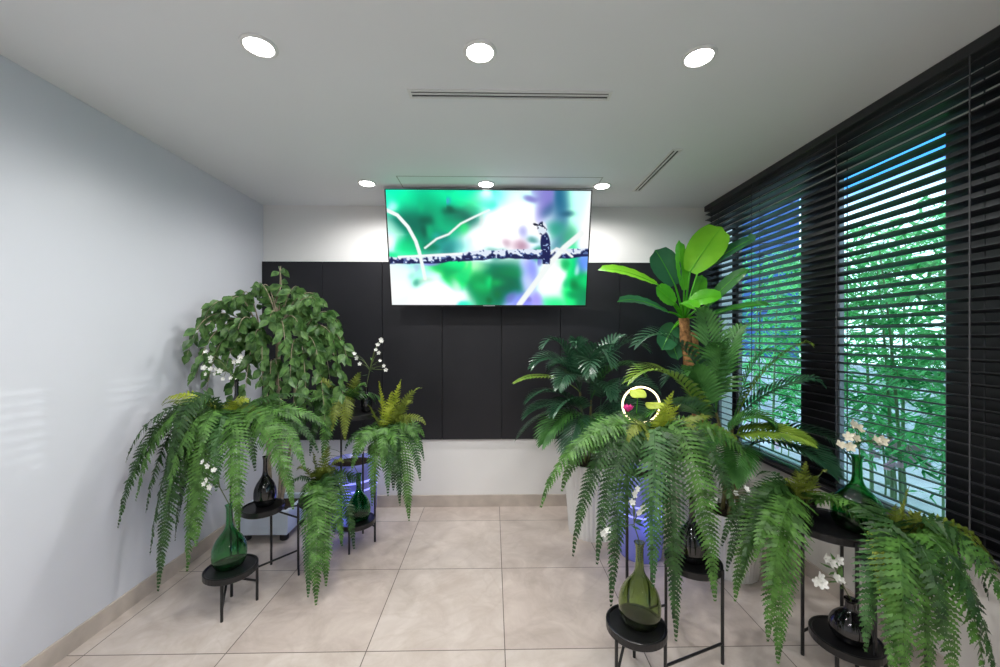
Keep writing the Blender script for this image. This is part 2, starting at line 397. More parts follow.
    def col(u, v):
        W, cc = .05, [215 * .05, 255 * .05, 245 * .05]; wob = .05 * (vn(u * 14, v * 8) - .5); u0, v0 = u + wob, v + .06 * (vn(u * 11 + 40, v * 7) - .5)
        for x, y, sx, sy, c, wt in blobs:
            g = wt * math.exp(-1.15 * (((u0 - x) / sx) ** 2 + ((v0 - y) / sy) ** 2)); W += g
            for i in range(3): cc[i] += c[i] * g
        for x, y, sx, sy, c2, wt in dabs:
            if abs(u - x) < sx * 2.2 and abs(v - y) < sy * 2.2:
                g = 2.2 * wt * math.exp(-1.3 * (((u0 - x) / sx) ** 2 + ((v0 - y) / sy) ** 2)); W += g
                for i in range(3): cc[i] += c2[i] * g
        c = [x / W for x in cc]; c[2] = max(c[2], c[1] * .62); lum = sum(c) / 3
        c = tuple(max(0, min(255, 140 + (lum + (x - lum) * 1.12 - 128) * 1.28)) for x in c)
        bc = .60 - .085 * u + .012 * math.sin(9 * u); d = abs(v - bc)
        n = vn(u * 95, v * 60); th = .030 + .012 * vn(u * 30, 3)
        if u > .34: th *= 1.25
        if d < th:
            k = n + (bc - v) * 9
            br = (22, 30, 82) if k < .48 else (88, 110, 165) if k < .66 else (225, 235, 250)
            c = mixc(c, br, min(1, (th - d) / .008))
        if .04 < u < .37: c = mixc(c, (250, 252, 255), (.014 - abs(v - (.575 - .10 * u))) / .007)
        c = mixc(c, (244, 252, 250), (.020 - seg(u, v, curveA)) / .008)
        c = mixc(c, (236, 250, 246), (.013 - seg(u, v, curveB)) / .007)
        c = mixc(c, (244, 250, 248), (.030 - seg(u, v, diag)) / .010)
        c = mixc(c, (240, 245, 245), (.015 - seg(u, v, twig)) / .008)
        # the bird
        e = math.hypot((u - .783 - (v - .45) * .05) / .027, (v - .46) / .125)
        if v > .5: e = abs(u - .79) / (.024 - (v - .5) * .03) if v < .63 else 9
        if e < 1: c = mixc(c, (20, 28, 84) if n < .72 else (150, 175, 225), (1 - e) * 6)
        e = math.hypot((u - .765) / .026, (v - .315) / .062)
        if e < 1: c = mixc(c, (225, 235, 248) if n < .60 else (25, 30, 70), (1 - e) * 5)
        e = math.hypot((u - .733) / .016, (v - .285 - (u - .733) * .4) / .012)
        if e < 1: c = mixc(c, (20, 24, 50), (1 - e) * 5)
        return c
    vs, cs, fs = [], [], []
    for j in range(NY + 1):
        for i in range(NX + 1):
            u, v = i / NX, j / NY
            vs.append(tuple(Q(e + u * (1 - 2 * e), .007 + v * (1 - .021), -.0005))); cs.append((*srgb(*col(u, v)), 1))
    for j in range(NY):
        for i in range(NX):
            k = j * (NX + 1) + i; fs.append((k, k + NX + 1, k + NX + 2, k + 1))
    o = MB().add(vs, fs).build('screen', M['screen'], t)
    ca = o.data.color_attributes.new('picture', 'FLOAT_COLOR', 'POINT')
    ca.data.foreach_set('color', [x for c in cs for x in c])
    o['label'] = 'lit screen with green nature picture'
tv()

# ------------------------------------------------------------------ venetian blinds
def blind(y0, y1, cords, label):
    xf, xb = 1.703, 1.755; xc = (xf + xb) / 2
    t = thing('venetian_blind', label, 'window blind', (xc, (y0 + y1) / 2, SILL), 'black slatted blinds along the window wall')
    MB().box(xf - .004, xb + .004, y0, y1, H - .045, H - .001, .003).build('headrail', M['slat'], t)
    m = MB(); n = 40; z0, z1 = SILL + .035, H - .075; tilt = math.radians(-13)
    for k in range(n):
        z = z0 + (z1 - z0) * k / (n - 1); pr = []
        for i in range(5):
            s = (i / 4 - .5) * 2
            pr.append((xc + s * .0245 * math.cos(tilt), z + .0035 * (1 - s * s) + s * .0245 * math.sin(tilt)))
        a = [(x, y0 + .004, zz) for x, zz in pr] + [(x, y0 + .004, zz - .0028) for x, zz in reversed(pr)]
        b = [(x, y1 - .004, zz) for x, _, zz in a]
        m.rings([a, b], True, True)
    m.build('slats', M['slat'], t)
    MB().box(xf + .002, xb - .002, y0 + .003, y1 - .003, SILL + .002, SILL + .02, .004).build('bottom_rail', M['slat'], t)
    for yc in cords:
        c = MB()
        for x in (xf - .001, xb + .001): c.box(x - .0012, x + .0012, yc - .002, yc + .002, SILL + .02, H - .045)
        c.build('ladder_cord', M['cord'], t)
ysplit = 1.73 / P(842, 300, 1).x; ycord = 1.703 / P(970, 300, 1).x
blind(.78, D - .03, [ycord, ysplit, 2.55, 3.02], 'long black slatted venetian blind covering the two bamboo-filled windows')
blind(-.5, .772, [-.4, .1, .66], 'black slatted venetian blind past the edge of view behind the nearest fern')

# ------------------------------------------------------------------ plant stands
def stand(label, discs, legs, bars):
    t = thing('plant_stand', label, 'plant stand', (discs[0][0], discs[0][1], 0), 'black metal tiered plant stands')
    for x, y, z, r in discs:
        MB().lathe([(0, -.026), (r - .004, -.026), (r, -.022), (r, .004), (r - .004, .006), (r - .010, .004), (r - .012, 0), (0, 0)], (x, y, z), 40).build('shelf_disc', M['blackdisc'], t, False)
    for x, y, z in legs:
        MB().tube([(x, y, 0), (x, y, z)], .0068, 8).build('leg', M['black'], t)
    for p, q in bars:
        MB().tube([p, q], .0055, 8).build('brace', M['black'], t)
    return t
def around(d, angs, off=-.012): return [(d[0] + (d[3] + off) * math.cos(math.radians(a)), d[1] + (d[3] + off) * math.sin(math.radians(a)), d[2] - .02) for a in angs]
# L1, by the left wall
L1 = [(-1.32, 2.0, .20, .118), (-1.317, 2.27, .39, .11), (-1.05, 2.38, .39, .11), (-1.43, 2.16, .85, .15)]
l = [(-1.295, 1.895, .18), (-1.37, 2.08, .18), (-1.22, 2.05, .18), (-1.142, 2.32, .385)] + around(L1[1], (95,)) + around(L1[2], (80,)) + around(L1[3], (106, 122))
stand('black metal plant stand against the left wall with a low front disc', L1, l,
      [((-1.295, 1.897, .06), (-1.345, 2.02, .178)), ((-1.23, 2.05, .165), (-1.142, 2.32, .11)), ((-1.142, 2.32, .05), (-1.10, 2.24, .012)), ((-1.22, 2.05, .1), (-1.37, 2.08, .1)), ((-1.142, 2.32, .372), (-1.24, 2.28, .372)), ((-1.142, 2.32, .30), (-1.25, 2.27, .366))])
# L2, in front of the dark cladding
L2 = [(-.89, 2.57, .17, .118), (-.68, 2.50, .66, .11), (-.90, 2.60, .86, .14)]
l = [(-1.0, 2.60, .85), (-.785, 2.62, .85), (-.90, 2.47, .165)] + [(-.9, 2.73, .85)]
stand('black metal plant stand in front of the blue-lit planter by the dark wall cladding', L2, l, [((-1.0, 2.60, .1), (-.9, 2.73, .1)), ((-.785, 2.62, .1), (-.9, 2.73, .1)), ((-.785, 2.62, .625), (-.68, 2.50, .638)), ((-.785, 2.62, .60), (-.66, 2.58, .636))])
# R1, centre right front
R1 = [(.569, 1.55, .22, .116), (.875, 1.70, .385, .116), (.735, 1.82, .85, .16)]
l = [(.472, 1.49, .2), (.60, 1.655, .2), (.66, 1.49, .2), (.955, 1.615, .39), (.80, 1.80, .37), (.60, 1.745, .84), (.875, 1.885, .84), (.80, 1.965, .84)]
stand('black metal plant stand in the middle foreground with an olive bottle on its lowest disc', R1, l,
      [((.472, 1.49, .06), (.54, 1.56, .198)), ((.66, 1.49, .1), (.955, 1.615, .085)), ((.60, 1.745, .12), (.80, 1.80, .12))])
# R2, under the window
R2 = [(1.40, 1.53, .17, .118), (1.47, 1.68, .55, .16), (1.42, 1.36, .555, .095)]
l = [(1.325, 1.655, .545), (1.435, 1.52, .545), (1.60, 1.77, .53), (1.31, 1.47, .15), (1.50, 1.47, .15), (1.375, 1.29, .535), (1.495, 1.325, .535), (1.43, 1.443, .535)]
stand('black metal plant stand under the window sill holding the dark green bottle', R2, l, [((1.325, 1.655, .1), (1.60, 1.77, .1)), ((1.375, 1.29, .1), (1.43, 1.443, .1))])

# ------------------------------------------------------------------ vases
def vase(x, y, z, h, r, m, label, kind=0):
    t = thing('bottle_vase', label, 'vase', (x, y, z + .0005), 'glass bottle vases')
    if kind == 0: pr = [(.62, 0), (.80, .02), (.97, .12), (1, .22), (.95, .34), (.76, .45), (.44, .55), (.24, .63), (.19, .72), (.18, .92), (.21, .97), (.26, 1.0)]
    else: pr = [(.5, 0), (.8, .05), (.98, .22), (1, .34), (.90, .5), (.62, .64), (.36, .72), (.27, .78), (.26, .92), (.34, 1.0)]
    out = [(a * r, b * h) for a, b in pr]
    # smooth the profile
    for _ in range(2):
        q = [out[0]]
        for i in range(len(out) - 1):
            a, b = out[i], out[i + 1]; q += [(a[0] * .75 + b[0] * .25, a[1] * .75 + b[1] * .25), (a[0] * .25 + b[0] * .75, a[1] * .25 + b[1] * .75)]
        q.append(out[-1]); out = q
    inn = [(max(.002, a - .003), max(.006, b)) for a, b in reversed(out)]
    prof = [(0, 0)] + out + inn + [(0, .006)]
    MB().lathe(prof, (x, y, z + .0005), 36).build('bottle', m, t, True)
    return t
def blossom(c, r, ax, m, parent, n=5):
    mb = MB(); ax = ax.normalized(); u = ax.orthogonal().normalized(); w = ax.cross(u)
    for k in range(n):
        a = 2 * PI * k / n + R.random() * .3; d = u * math.cos(a) + w * math.sin(a); s = ax.cross(d)
        b = [c, c + d * r * .5 + s * r * .42 + ax * r * .22, c + d * r * .98 + s * r * .25 + ax * r * .42, c + d * r * 1.08 + ax * r * .34,
             c + d * r * .98 - s * r * .25 + ax * r * .42, c + d * r * .5 - s * r * .42 + ax * r * .22, c + d * r * .55 + ax * r * .10]
        mb.add(b, [(0, 1, 6), (1, 2, 3, 6), (6, 3, 4, 5), (0, 6, 5)])
    mb.lathe([(0, r * .25), (r * .16, r * .15), (r * .2, 0), (0, -r * .1)], c, 6)
    return mb.build('blossom', m, parent)
def spray(neck, heads, label, m=None, r=.013, leaves=8):
    """cut flower stems standing in the bottle whose mouth is at neck; heads = world points"""
    m = m or M['petal']
    t = thing('flower_spray', label, 'flowers', tuple(neck), 'white artificial flower sprays in bottles')
    fork = neck + (sum(heads, V((0, 0, 0))) / len(heads) - neck) * .45 + V((0, 0, .02))
    bt = neck + V((0, 0, -.1))
    st = MB(); lf = MB()
    st.tube([bt, neck, fork], .0022, 5)
    for hp in heads:
        ct = V((fork.x * .5 + hp.x * .5, fork.y * .5 + hp.y * .5, max(fork.z, hp.z * .8 + fork.z * .2)))
        pts = bez(fork, ct, ct, hp, 6); st.tube(pts, .0014, 4)
        blossom(hp, r * R.uniform(.8, 1.2), V((R.uniform(-.5, .5), -1, R.uniform(.1, .9))), m, t)
    for k in range(leaves):
        hp = heads[R.randrange(len(heads))]; c = fork.lerp(hp, R.uniform(-.2, .8)); d = V((R.uniform(-1, 1), R.uniform(-1, .6), R.uniform(-.2, .8))).normalized()
        s = d.cross(V((0, 0, 1))).normalized(); L = R.uniform(.03, .055)
        lf.add([c, c + d * L * .45 + s * L * .2, c + d * L, c + d * L * .45 - s * L * .2], [(0, 1, 2, 3)])
    st.build('stem', M['stem'], t); lf.build('leaves', M['flowerleaf'], t)
    return t

def near(px, py, Y, n, sx, sy, sY=.05):
    return [P(px + R.uniform(-sx, sx), py + R.uniform(-sy, sy), Y + R.uniform(-sY, sY)) for _ in range(n)]
def at(px, py, Y): return P(px, py, Y)
# on the left wall stand
va = at(236, 400, 2.24)
vase(va.x, 2.245, .85, .27, .052, M['blackglass'], 'black glass bottle on the top disc of the stand by the left wall', 0)
spray(V((va.x, 2.245, 1.11)), [at(206, 352, 2.2), at(211, 358, 2.2), at(204, 368, 2.2), at(206, 374, 2.2), at(211, 369, 2.2), at(215, 374, 2.2), at(220, 371, 2.2), at(211, 362, 2.22), at(216, 369, 2.2),
       at(234, 362, 2.22), at(239, 361, 2.22), at(223, 379, 2.2), at(231, 378, 2.2), at(241, 357, 2.22)], 'cluster of small white button flowers in front of the weeping fig', r=.013)
vase(-1.335, 2.01, .20, .31, .078, M['greenglass'], 'green glass bottle on the low front disc beside the left wall', 0)
spray(V((-1.335, 2.01, .51)), [at(203, 462, 1.83), at(208, 466, 1.82), at(204, 484, 1.82), at(210, 487, 1.82), at(214, 470, 1.83), at(207, 480, 1.82)], 'white blossoms among fern fronds above the green bottle by the left wall')
vase(-1.317, 2.29, .39, .28, .06, M['blackglass'], 'black glass bottle behind hanging fronds above the pale square planter', 0)
spray(V((-1.317, 2.29, .665)), [at(279, 420, 2.25), at(293, 430, 2.25), at(297, 434, 2.25), at(291, 440, 2.25), at(294, 445, 2.25), at(288, 436, 2.25)], 'white blossoms in front of the weeping fig pot beside the fern crown')
# on the stand by the cladding
vase(-.875, 2.57, .17, .30, .075, M['deepglass'], 'green glass bottle on the low disc in front of the blue-lit planter', 0)
spray(V((-.875, 2.57, .465)), [at(326, 448, 2.5), at(325, 455, 2.5), at(328, 460, 2.5), at(362, 452, 2.5), at(371, 449, 2.5)], 'pale blossoms low between two ferns above the blue-lit planter')
vase(-.845, 2.63, .86, .17, .038, M['blackglass'], 'small black bottle on the upper disc in front of dark cladding', 1)
spray(V((-.845, 2.63, 1.03)), [at(381, 340, 2.6), at(378, 345, 2.6), at(376, 350, 2.6), at(379, 353, 2.6), at(382, 342, 2.6), at(354, 354, 2.6), at(357, 358, 2.6), at(360, 364, 2.6), at(380, 361, 2.6), at(384, 366, 2.6), at(386, 370, 2.6)], 'tall white flower spray standing out against the dark cladding', r=.014)
# centre right stand
vase(.585, 1.555, .22, .32, .082, M['oliveglass'], 'olive glass bottle on the lowest disc in the middle foreground', 0)
spray(V((.585, 1.555, .54)), [at(637, 489, 1.52), at(634, 494, 1.52), at(638, 513, 1.52), at(641, 511, 1.52), at(632, 502, 1.52), at(644, 508, 1.52), at(603, 533, 1.5), at(606, 538, 1.5), at(608, 530, 1.5)], 'white blossoms rising from the olive bottle in the middle foreground', r=.013)
vase(.87, 1.70, .385, .27, .066, M['blackglass'], 'black glass bottle on the middle disc behind a hanging frond, right of the olive bottle', 0)
spray(V((.87, 1.70, .655)), [at(672, 491, 1.68), at(678, 493, 1.68), at(710, 503, 1.65), at(714, 500, 1.65), at(712, 506, 1.65), at(735, 493, 1.7), at(746, 489, 1.7), at(749, 493, 1.7), at(743, 500, 1.7)], 'white blossoms above the black bottle beside the areca planter')
# window stand
vase(1.535, 1.625, .55, .31, .09, M['deepglass'], 'large dark green bottle at the window sill', 0)
spray(V((1.545, 1.625, .86)), [at(852, 424, 1.6), at(848, 437, 1.6), at(855, 438, 1.6), at(850, 447, 1.58), at(840, 445, 1.6), at(882, 441, 1.6), at(876, 440, 1.6), at(858, 428, 1.6)], 'cream flowers in the dark green bottle against the window', M['petalc'], .02)
vase(1.405, 1.515, .17, .16, .07, M['blackglass'], 'squat black vase on the low disc under the window', 1)
spray(V((1.405, 1.515, .33)), [at(817, 582, 1.48), at(820, 577, 1.48), at(836, 578, 1.48), at(840, 580, 1.48), at(822, 584, 1.47), at(831, 563, 1.5), at(825, 558, 1.5), at(838, 560, 1.52)], 'white flowers in the squat black vase under the window', r=.017, leaves=14)

# ------------------------------------------------------------------ ferns
def clampp(p): return V((max(XL + .03, min(1.66, p.x)), min(D - .06, p.y), max(.02, p.z)))
def fern_frond(p0, tip, arch, W, m, parent):
    h = V((tip.x - p0.x, tip.y - p0.y, 0)); dz = tip.z - p0.z
    p1 = p0 + h * .30 + V((0, 0, arch + max(0, dz) * .5))
    p2 = p0 + h * .86 + V((0, 0, arch * .9 + min(0, dz) * .32 + max(0, dz) * .95))
    raw = [clampp(p) for p in bez(p0, p1, p2, tip, 40)]
    L = sum((b - a).length for a, b in zip(raw, raw[1:])); n = max(14, int(L / .0165)); pts = even(raw, n)
    mb = MB(); mb.tube(pts, [.0026 * (1 - .75 * i / n) for i in range(n + 1)], 4)
    out = h.normalized() if h.length > .02 else V((0, -1, 0)); side = V((-out.y, out.x, 0)); sp = L / n
    tw = R.uniform(-.45, .45)
    for i in range(2, n + 1):
        t = i / n; T = (pts[min(i + 1, n)] - pts[i - 1]).normalized()
        S = (side - T * side.dot(T)).normalized(); N = S.cross(T).normalized()
        if N.dot(out + V((0, 0, 1.0))) < 0: N = -N
        N = N + V((0, -1, .25)) * .75; N = (N - T * N.dot(T)).normalized(); S = T.cross(N)
        S2 = S * math.cos(tw) + N * math.sin(tw); N2 = N * math.cos(tw) - S * math.sin(tw)
        prof = min(1, .40 + t / .22) * min(1, ((1 - t) * 1.55) ** .9 + .06)
        al = math.radians(10 + 38 * t ** 2)
        for sg in (1, -1):
            l = W * prof * R.uniform(.9, 1.08)
            d = (S2 * sg * math.cos(al) + T * math.sin(al) - N2 * R.uniform(-.05, .32)).normalized()
            wv = (d.cross(N2) + N2 * R.uniform(-.5, .5)).normalized(); k = 8; vs = []; fs = []
            for j in range(k + 1):
                q = j / k; c = pts[i] + d * l * q - V((0, 0, 1)) * l * .14 * q * q + T * l * .12 * q * q
                ww = sp * .56 * (1 - q ** 2 * .88) * (1.12 if j % 2 == 0 else .50)
                vs += [clampp(c + wv * ww), clampp(c - wv * ww)]
                if j: fs.append((2 * j - 2, 2 * j - 1, 2 * j + 1, 2 * j))
            mb.add(vs, fs)
    return mb.build('frond', m, parent)
def fern(label, x, y, z, pot_h, pot_r, fr, fill=(), more=.35, W=.084):
    """fr: (px, py, Y, arch, material)"""
    t = thing('potted_fern', label, 'fern', (x, y, z + .0005), 'potted ferns')
    r = pot_r; z += .0005
    MB().lathe([(0, 0), (r * .72, 0), (r * .75, .004), (r * .95, pot_h * .85), (r * 1.04, pot_h * .86), (r * 1.04, pot_h), (r * .94, pot_h), (r * .92, pot_h * .9), (0, pot_h * .9)], (x, y, z), 28).build('pot', M['pot'], t, False)
    MB().lathe([(0, pot_h * .90), (r * .92, pot_h * .90), (r * .7, pot_h * .98), (0, pot_h * 1.02)], (x, y, z), 20).build('soil', M['soil'], t, True)
    c = V((x, y, z + pot_h))
    for px, py, Y, arch, mk in fr:
        tip = clampp(P(px, py, Y)); d = V((tip.x - c.x, tip.y - c.y, 0)); d = d.normalized() * min(.03, d.length * .3) if d.length > 0 else d
        L = (tip - c).length
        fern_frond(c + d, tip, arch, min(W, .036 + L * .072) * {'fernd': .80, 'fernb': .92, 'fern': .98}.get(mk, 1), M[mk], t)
        hd = tip - c
        if R.random() < more and hd.y > -.25 and not (abs(hd.x) < .12 and hd.y < 0):
            k = R.uniform(.55, .85); a2 = R.uniform(-.4, .4); e = tip - c; e = V((e.x * math.cos(a2) - e.y * math.sin(a2), e.x * math.sin(a2) + e.y * math.cos(a2), e.z * R.uniform(.8, 1.05))) * k
            fern_frond(c + d * .6, clampp(c + e), arch * R.uniform(.9, 1.4), min(W, .036 + L * .06), M['fernd' if mk not in ('young', 'olive') else 'olive'], t)  # extra inner fronds darker, the fern's inner shade put into their colour
    for ang, rad, dz, arch, mk in fill:
        a = math.radians(ang); tip = clampp(c + V((rad * math.cos(a), rad * math.sin(a), dz))); L = rad + abs(dz)
        fern_frond(c + V((math.cos(a), math.sin(a), 0)) * .02, tip, arch, min(W, .04 + L * .07), M[mk], t)
    return t
def ringfill(n, rad, dz, arch, mks, a0=0, a1=360):
    return [(a0 + (a1 - a0) * (k + R.uniform(-.3, .3)) / n, rad * R.uniform(.85, 1.15), dz + R.uniform(-.08, .08), arch * R.uniform(.8, 1.2), R.choice(mks)) for k in range(n)]
G, GD, GB, YG, OL = 'fern', 'fernd', 'fernb', 'young', 'olive'
# A: large fern on the tall disc at the left wall
fern('large fern spilling over the stand by the left wall', -1.40, 2.08, .85, .10, .062,
     [(163, 405, 1.98, .05, OL), (176, 433, 1.95, .07, YG), (162, 404, 2.02, .09, YG), (126, 462, 1.88, .14, GD), (118, 527, 1.86, .16, GD), (136, 500, 1.86, .17, G), (158, 590, 1.82, .14, GD), (142, 470, 1.92, .1, GD),
      (150, 555, 1.86, .14, GD), (183, 480, 1.86, .10, G), (200, 455, 1.80, .09, G), (196, 545, 1.84, .12, G), (190, 545, 1.86, .12, GD), (238, 530, 1.78, .08, G),
      (293, 508, 1.86, .09, G), (305, 470, 1.98, .08, G), (300, 445, 2.05, .08, GD), (325, 425, 2.15, .06, G), (318, 452, 2.08, .07, GD), (302, 425, 2.05, .06, G), (312, 400, 2.2, .08, GD), (333, 440, 2.2, .08, GD), (168, 520, 1.9, .13, GD), (187, 570, 1.84, .14, G), (216, 490, 1.84, .09, GB),
      (248, 402, 2.05, .05, YG), (262, 420, 2.0, .05, OL), (212, 418, 1.98, .05, OL), (290, 408, 2.2, .08, G), (150, 440, 1.96, .1, GD), (138, 448, 1.93, .07, G), (130, 488, 1.88, .11, G), (166, 505, 1.83, .10, G), (175, 540, 1.95, .12, GD), (165, 470, 2.0, .09, GD), (180, 510, 1.98, .11, GD), (200, 500, 2.0, .1, GD), (146, 512, 1.92, .13, GD), (205, 470, 2.02, .08, GD), (255, 470, 1.95, .07, GD)],
     ringfill(4, .28, -.15, .08, [GD, G], 100, 200))
# B: small fern beside the pole
fern('small fern with a long frond hanging to the floor beside the pale square planter', -1.05, 2.38, .39, .10, .055,
     [(316, 604, 1.96, .10, G), (308, 596, 2.0, .10, GB), (326, 585, 2.05, .09, G), (335, 515, 2.2, .07, G), (342, 545, 2.15, .1, G), (300, 505, 2.2, .06, G), (288, 490, 2.25, .08, GD),
      (330, 447, 2.35, .04, OL), (312, 452, 2.35, .03, OL), (343, 462, 2.3, .05, OL), (297, 470, 2.3, .05, OL), (322, 470, 2.25, .04, OL), (354, 548, 2.2, .12, GD)],
     ringfill(3, .22, -.02, .06, [GD], 30, 150))
# C: bright fern in front of the cladding
fern('yellow-green fern standing in front of the dark cladding', -.68, 2.50, .66, .10, .058,
     [(379, 382, 2.48, .0, YG), (401, 380, 2.48, .0, YG), (392, 392, 2.42, .02, YG), (421, 388, 2.48, .04, OL), (425, 424, 2.42, .08, OL), (368, 405, 2.42, .0, OL), (412, 402, 2.42, .04, OL),
      (409, 520, 2.32, .13, G), (400, 505, 2.3, .12, GD), (372, 505, 2.28, .12, G), (420, 480, 2.4, .12, GB), (424, 460, 2.45, .1, GB), (352, 470, 2.3, .09, G), (360, 455, 2.25, .07, G),
      (388, 495, 2.25, .12, GB), (345, 450, 2.35, .06, GD), (418, 445, 2.4, .1, G), (395, 455, 2.2, .08, G), (383, 470, 2.22, .1, G)],
     ringfill(4, .24, -.1, .08, [GD, G], 20, 160))
# G: darker fern beside it
fern('darker fern between the weeping fig and the yellow-green fern', -.955, 2.585, .86, .09, .05,
     [(313, 377, 2.52, .02, OL), (361, 372, 2.52, .02, OL), (366, 386, 2.46, .05, G), (288, 400, 2.45, .08, G), (283, 420, 2.42, .09, G), (296, 440, 2.4, .1, GD), (310, 455, 2.38, .1, GD), (323, 462, 2.35, .1, G),
      (330, 385, 2.5, .03, GD), (302, 410, 2.4, .07, G), (345, 440, 2.4, .08, OL), (332, 430, 2.38, .06, OL), (290, 468, 2.42, .12, GD)],
     ringfill(4, .25, -.05, .08, [GD], 30, 170))
# D: fern of the middle foreground
fern('large fern in the middle foreground in front of the glowing ring lamp', .735, 1.76, .85, .075, .058,
     [(541, 506, 1.55, .12, G), (562, 490, 1.6, .12, G), (573, 555, 1.55, .14, GD), (597, 563, 1.5, .14, GD), (611, 605, 1.46, .13, GD), (653, 585, 1.42, .12, GB),
      (676, 640, 1.42, .16, GD), (715, 600, 1.48, .16, G), (735, 520, 1.55, .11, GD), (752, 470, 1.7, .09, G), (742, 445, 1.75, .07, OL), 
      (600, 440, 1.66, .06, OL), (590, 430, 1.75, .06, G), (673, 392, 1.72, .0, YG), (680, 405, 1.68, .01, YG), (664, 408, 1.66, .01, YG), (623, 432, 1.68, .03, YG), (634, 440, 1.62, .03, OL), (700, 432, 1.66, .05, OL),
      (720, 420, 1.76, .05, OL)],
     ringfill(3, .3, -.1, .09, [GD], 30, 150))
# E: fern at the window stand
fern('fern hanging from the window stand beside the dark green bottle', 1.385, 1.735, .55, .075, .052,
     [(806, 462, 1.70, .0, OL), (796, 470, 1.66, .0, OL), (818, 476, 1.66, .02, OL), (826, 470, 1.70, .02, OL), (786, 480, 1.66, .02, OL), (752, 494, 1.74, .05, OL),
      (727, 570, 1.6, .12, GD), (722, 545, 1.64, .12, GD), (735, 600, 1.55, .13, G), (755, 560, 1.5, .09, G), (778, 662, 1.42, .14, G), (768, 640, 1.42, .14, G), (742, 575, 1.52, .11, GD),
      (868, 540, 1.52, .08, G), (895, 565, 1.46, .12, G), (838, 505, 1.56, .06, G), (760, 530, 1.56, .07, G), (745, 520, 1.64, .08, G)], ringfill(2, .22, .0, .08, [GD], 100, 160))
# F: fern at the right edge
fern('fern at the picture edge nearest the blinds, spilling over the stand', 1.42, 1.36, .555, .09, .055,
     [(909, 487, 1.34, .0, OL), (896, 505, 1.32, .0, OL), (922, 512, 1.30, .02, OL), (905, 500, 1.36, .0, OL), (985, 545, 1.30, .08, OL), (1010, 570, 1.26, .1, OL), (960, 532, 1.32, .06, OL),
      (905, 690, 1.14, .14, G), (893, 680, 1.16, .13, G), (930, 700, 1.15, .14, G), (955, 690, 1.14, .14, G), (985, 680, 1.12, .14, G), (1015, 630, 1.16, .12, G), (1030, 600, 1.22, .11, G),
      (866, 650, 1.24, .11, GB), (872, 612, 1.25, .09, GD), (880, 590, 1.24, .08, YG), (890, 620, 1.22, .09, OL), (975, 600, 1.2, .1, G), (1000, 700, 1.1, .13, GD), (945, 640, 1.14, .11, GD)],
     ringfill(2, .2, .0, .08, [GD], 60, 120))

# ------------------------------------------------------------------ palms
def palm_frond(p0, tip, arch, LL, m, parent, pairs=22, start=.22, vee=.30, lw=.0092, drop=.28, stem='palmstem'):
    h = V((tip.x - p0.x, tip.y - p0.y, 0)); dz = tip.z - p0.z
    p1 = p0 + h * .25 + V((0, 0, arch + max(0, dz) * .6)); p2 = p0 + h * .72 + V((0, 0, arch + max(0, dz) * 1.0 + min(0, dz) * .4))
    n = pairs + 8; pts = even([clampp(p) for p in bez(p0, p1, p2, tip, 40)], n)
    mb = MB(); mb.tube(pts, [.0042 * (1 - .8 * i / n) for i in range(n + 1)], 5)
    out = h.normalized() if h.length > .03 else V((0, -1, 0)); side = V((-out.y, out.x, 0))
    i0 = int(n * start); tw = R.uniform(-.4, .4)
    for i in range(i0, n + 1):
        t = (i - i0) / (n - i0); T = (pts[min(i + 1, n)] - pts[max(i - 1, 0)]).normalized()
        S = (side - T * side.dot(T)).normalized(); N = S.cross(T).normalized()
        if N.dot(out * .3 + V((0, 0, 1))) < 0: N = -N
        S, N = S * math.cos(tw) + N * math.sin(tw), N * math.cos(tw) - S * math.sin(tw)
        l = LL * (.55 + .45 * math.sin(PI * min(1, t * .85 + .12))) * (1 - .45 * t ** 3) * R.uniform(.93, 1.05)
        al = math.radians(32 + 38 * t)
        for sg in (1, -1):
            d = (S * sg * math.cos(al) + T * math.sin(al) + N * vee).normalized(); wv = d.cross(N).normalized(); vs, fs = [], []
            fo = N * .25
            for j, ww in enumerate((.35, .95, 1, .72, .06)):
                s = j / 4; c = clampp(pts[i] + d * l * s - V((0, 0, 1)) * l * drop * s * s); x = lw * ww
                vs += [c + wv * x + fo * x, c, c - wv * x + fo * x]
                if j: b = 3 * j; fs += [(b - 3, b - 2, b + 1, b), (b - 2, b - 1, b + 2, b + 1)]
            mb.add(vs, fs)
    return mb.build('frond', m, parent)
def ribbed_planter(x, y, r0, r1, h, parent, m, ribs=36):
    MB().lathe([(0, 0), (r0, 0), (r0 * 1.01, .006), (r1 * .99, h - .02), (r1, h - .004), (r1 * .985, h), (r1 * .93, h), (r1 * .92, h - .03), (0, h - .03)], (x, y, 0), 144, ribs, .035).build('planter', m, parent, False)
    MB().lathe([(0, h - .03), (r1 * .9, h - .03), (r1 * .6, h - .018), (0, h - .012)], (x, y, 0), 24).build('soil', M['soil'], parent, True)
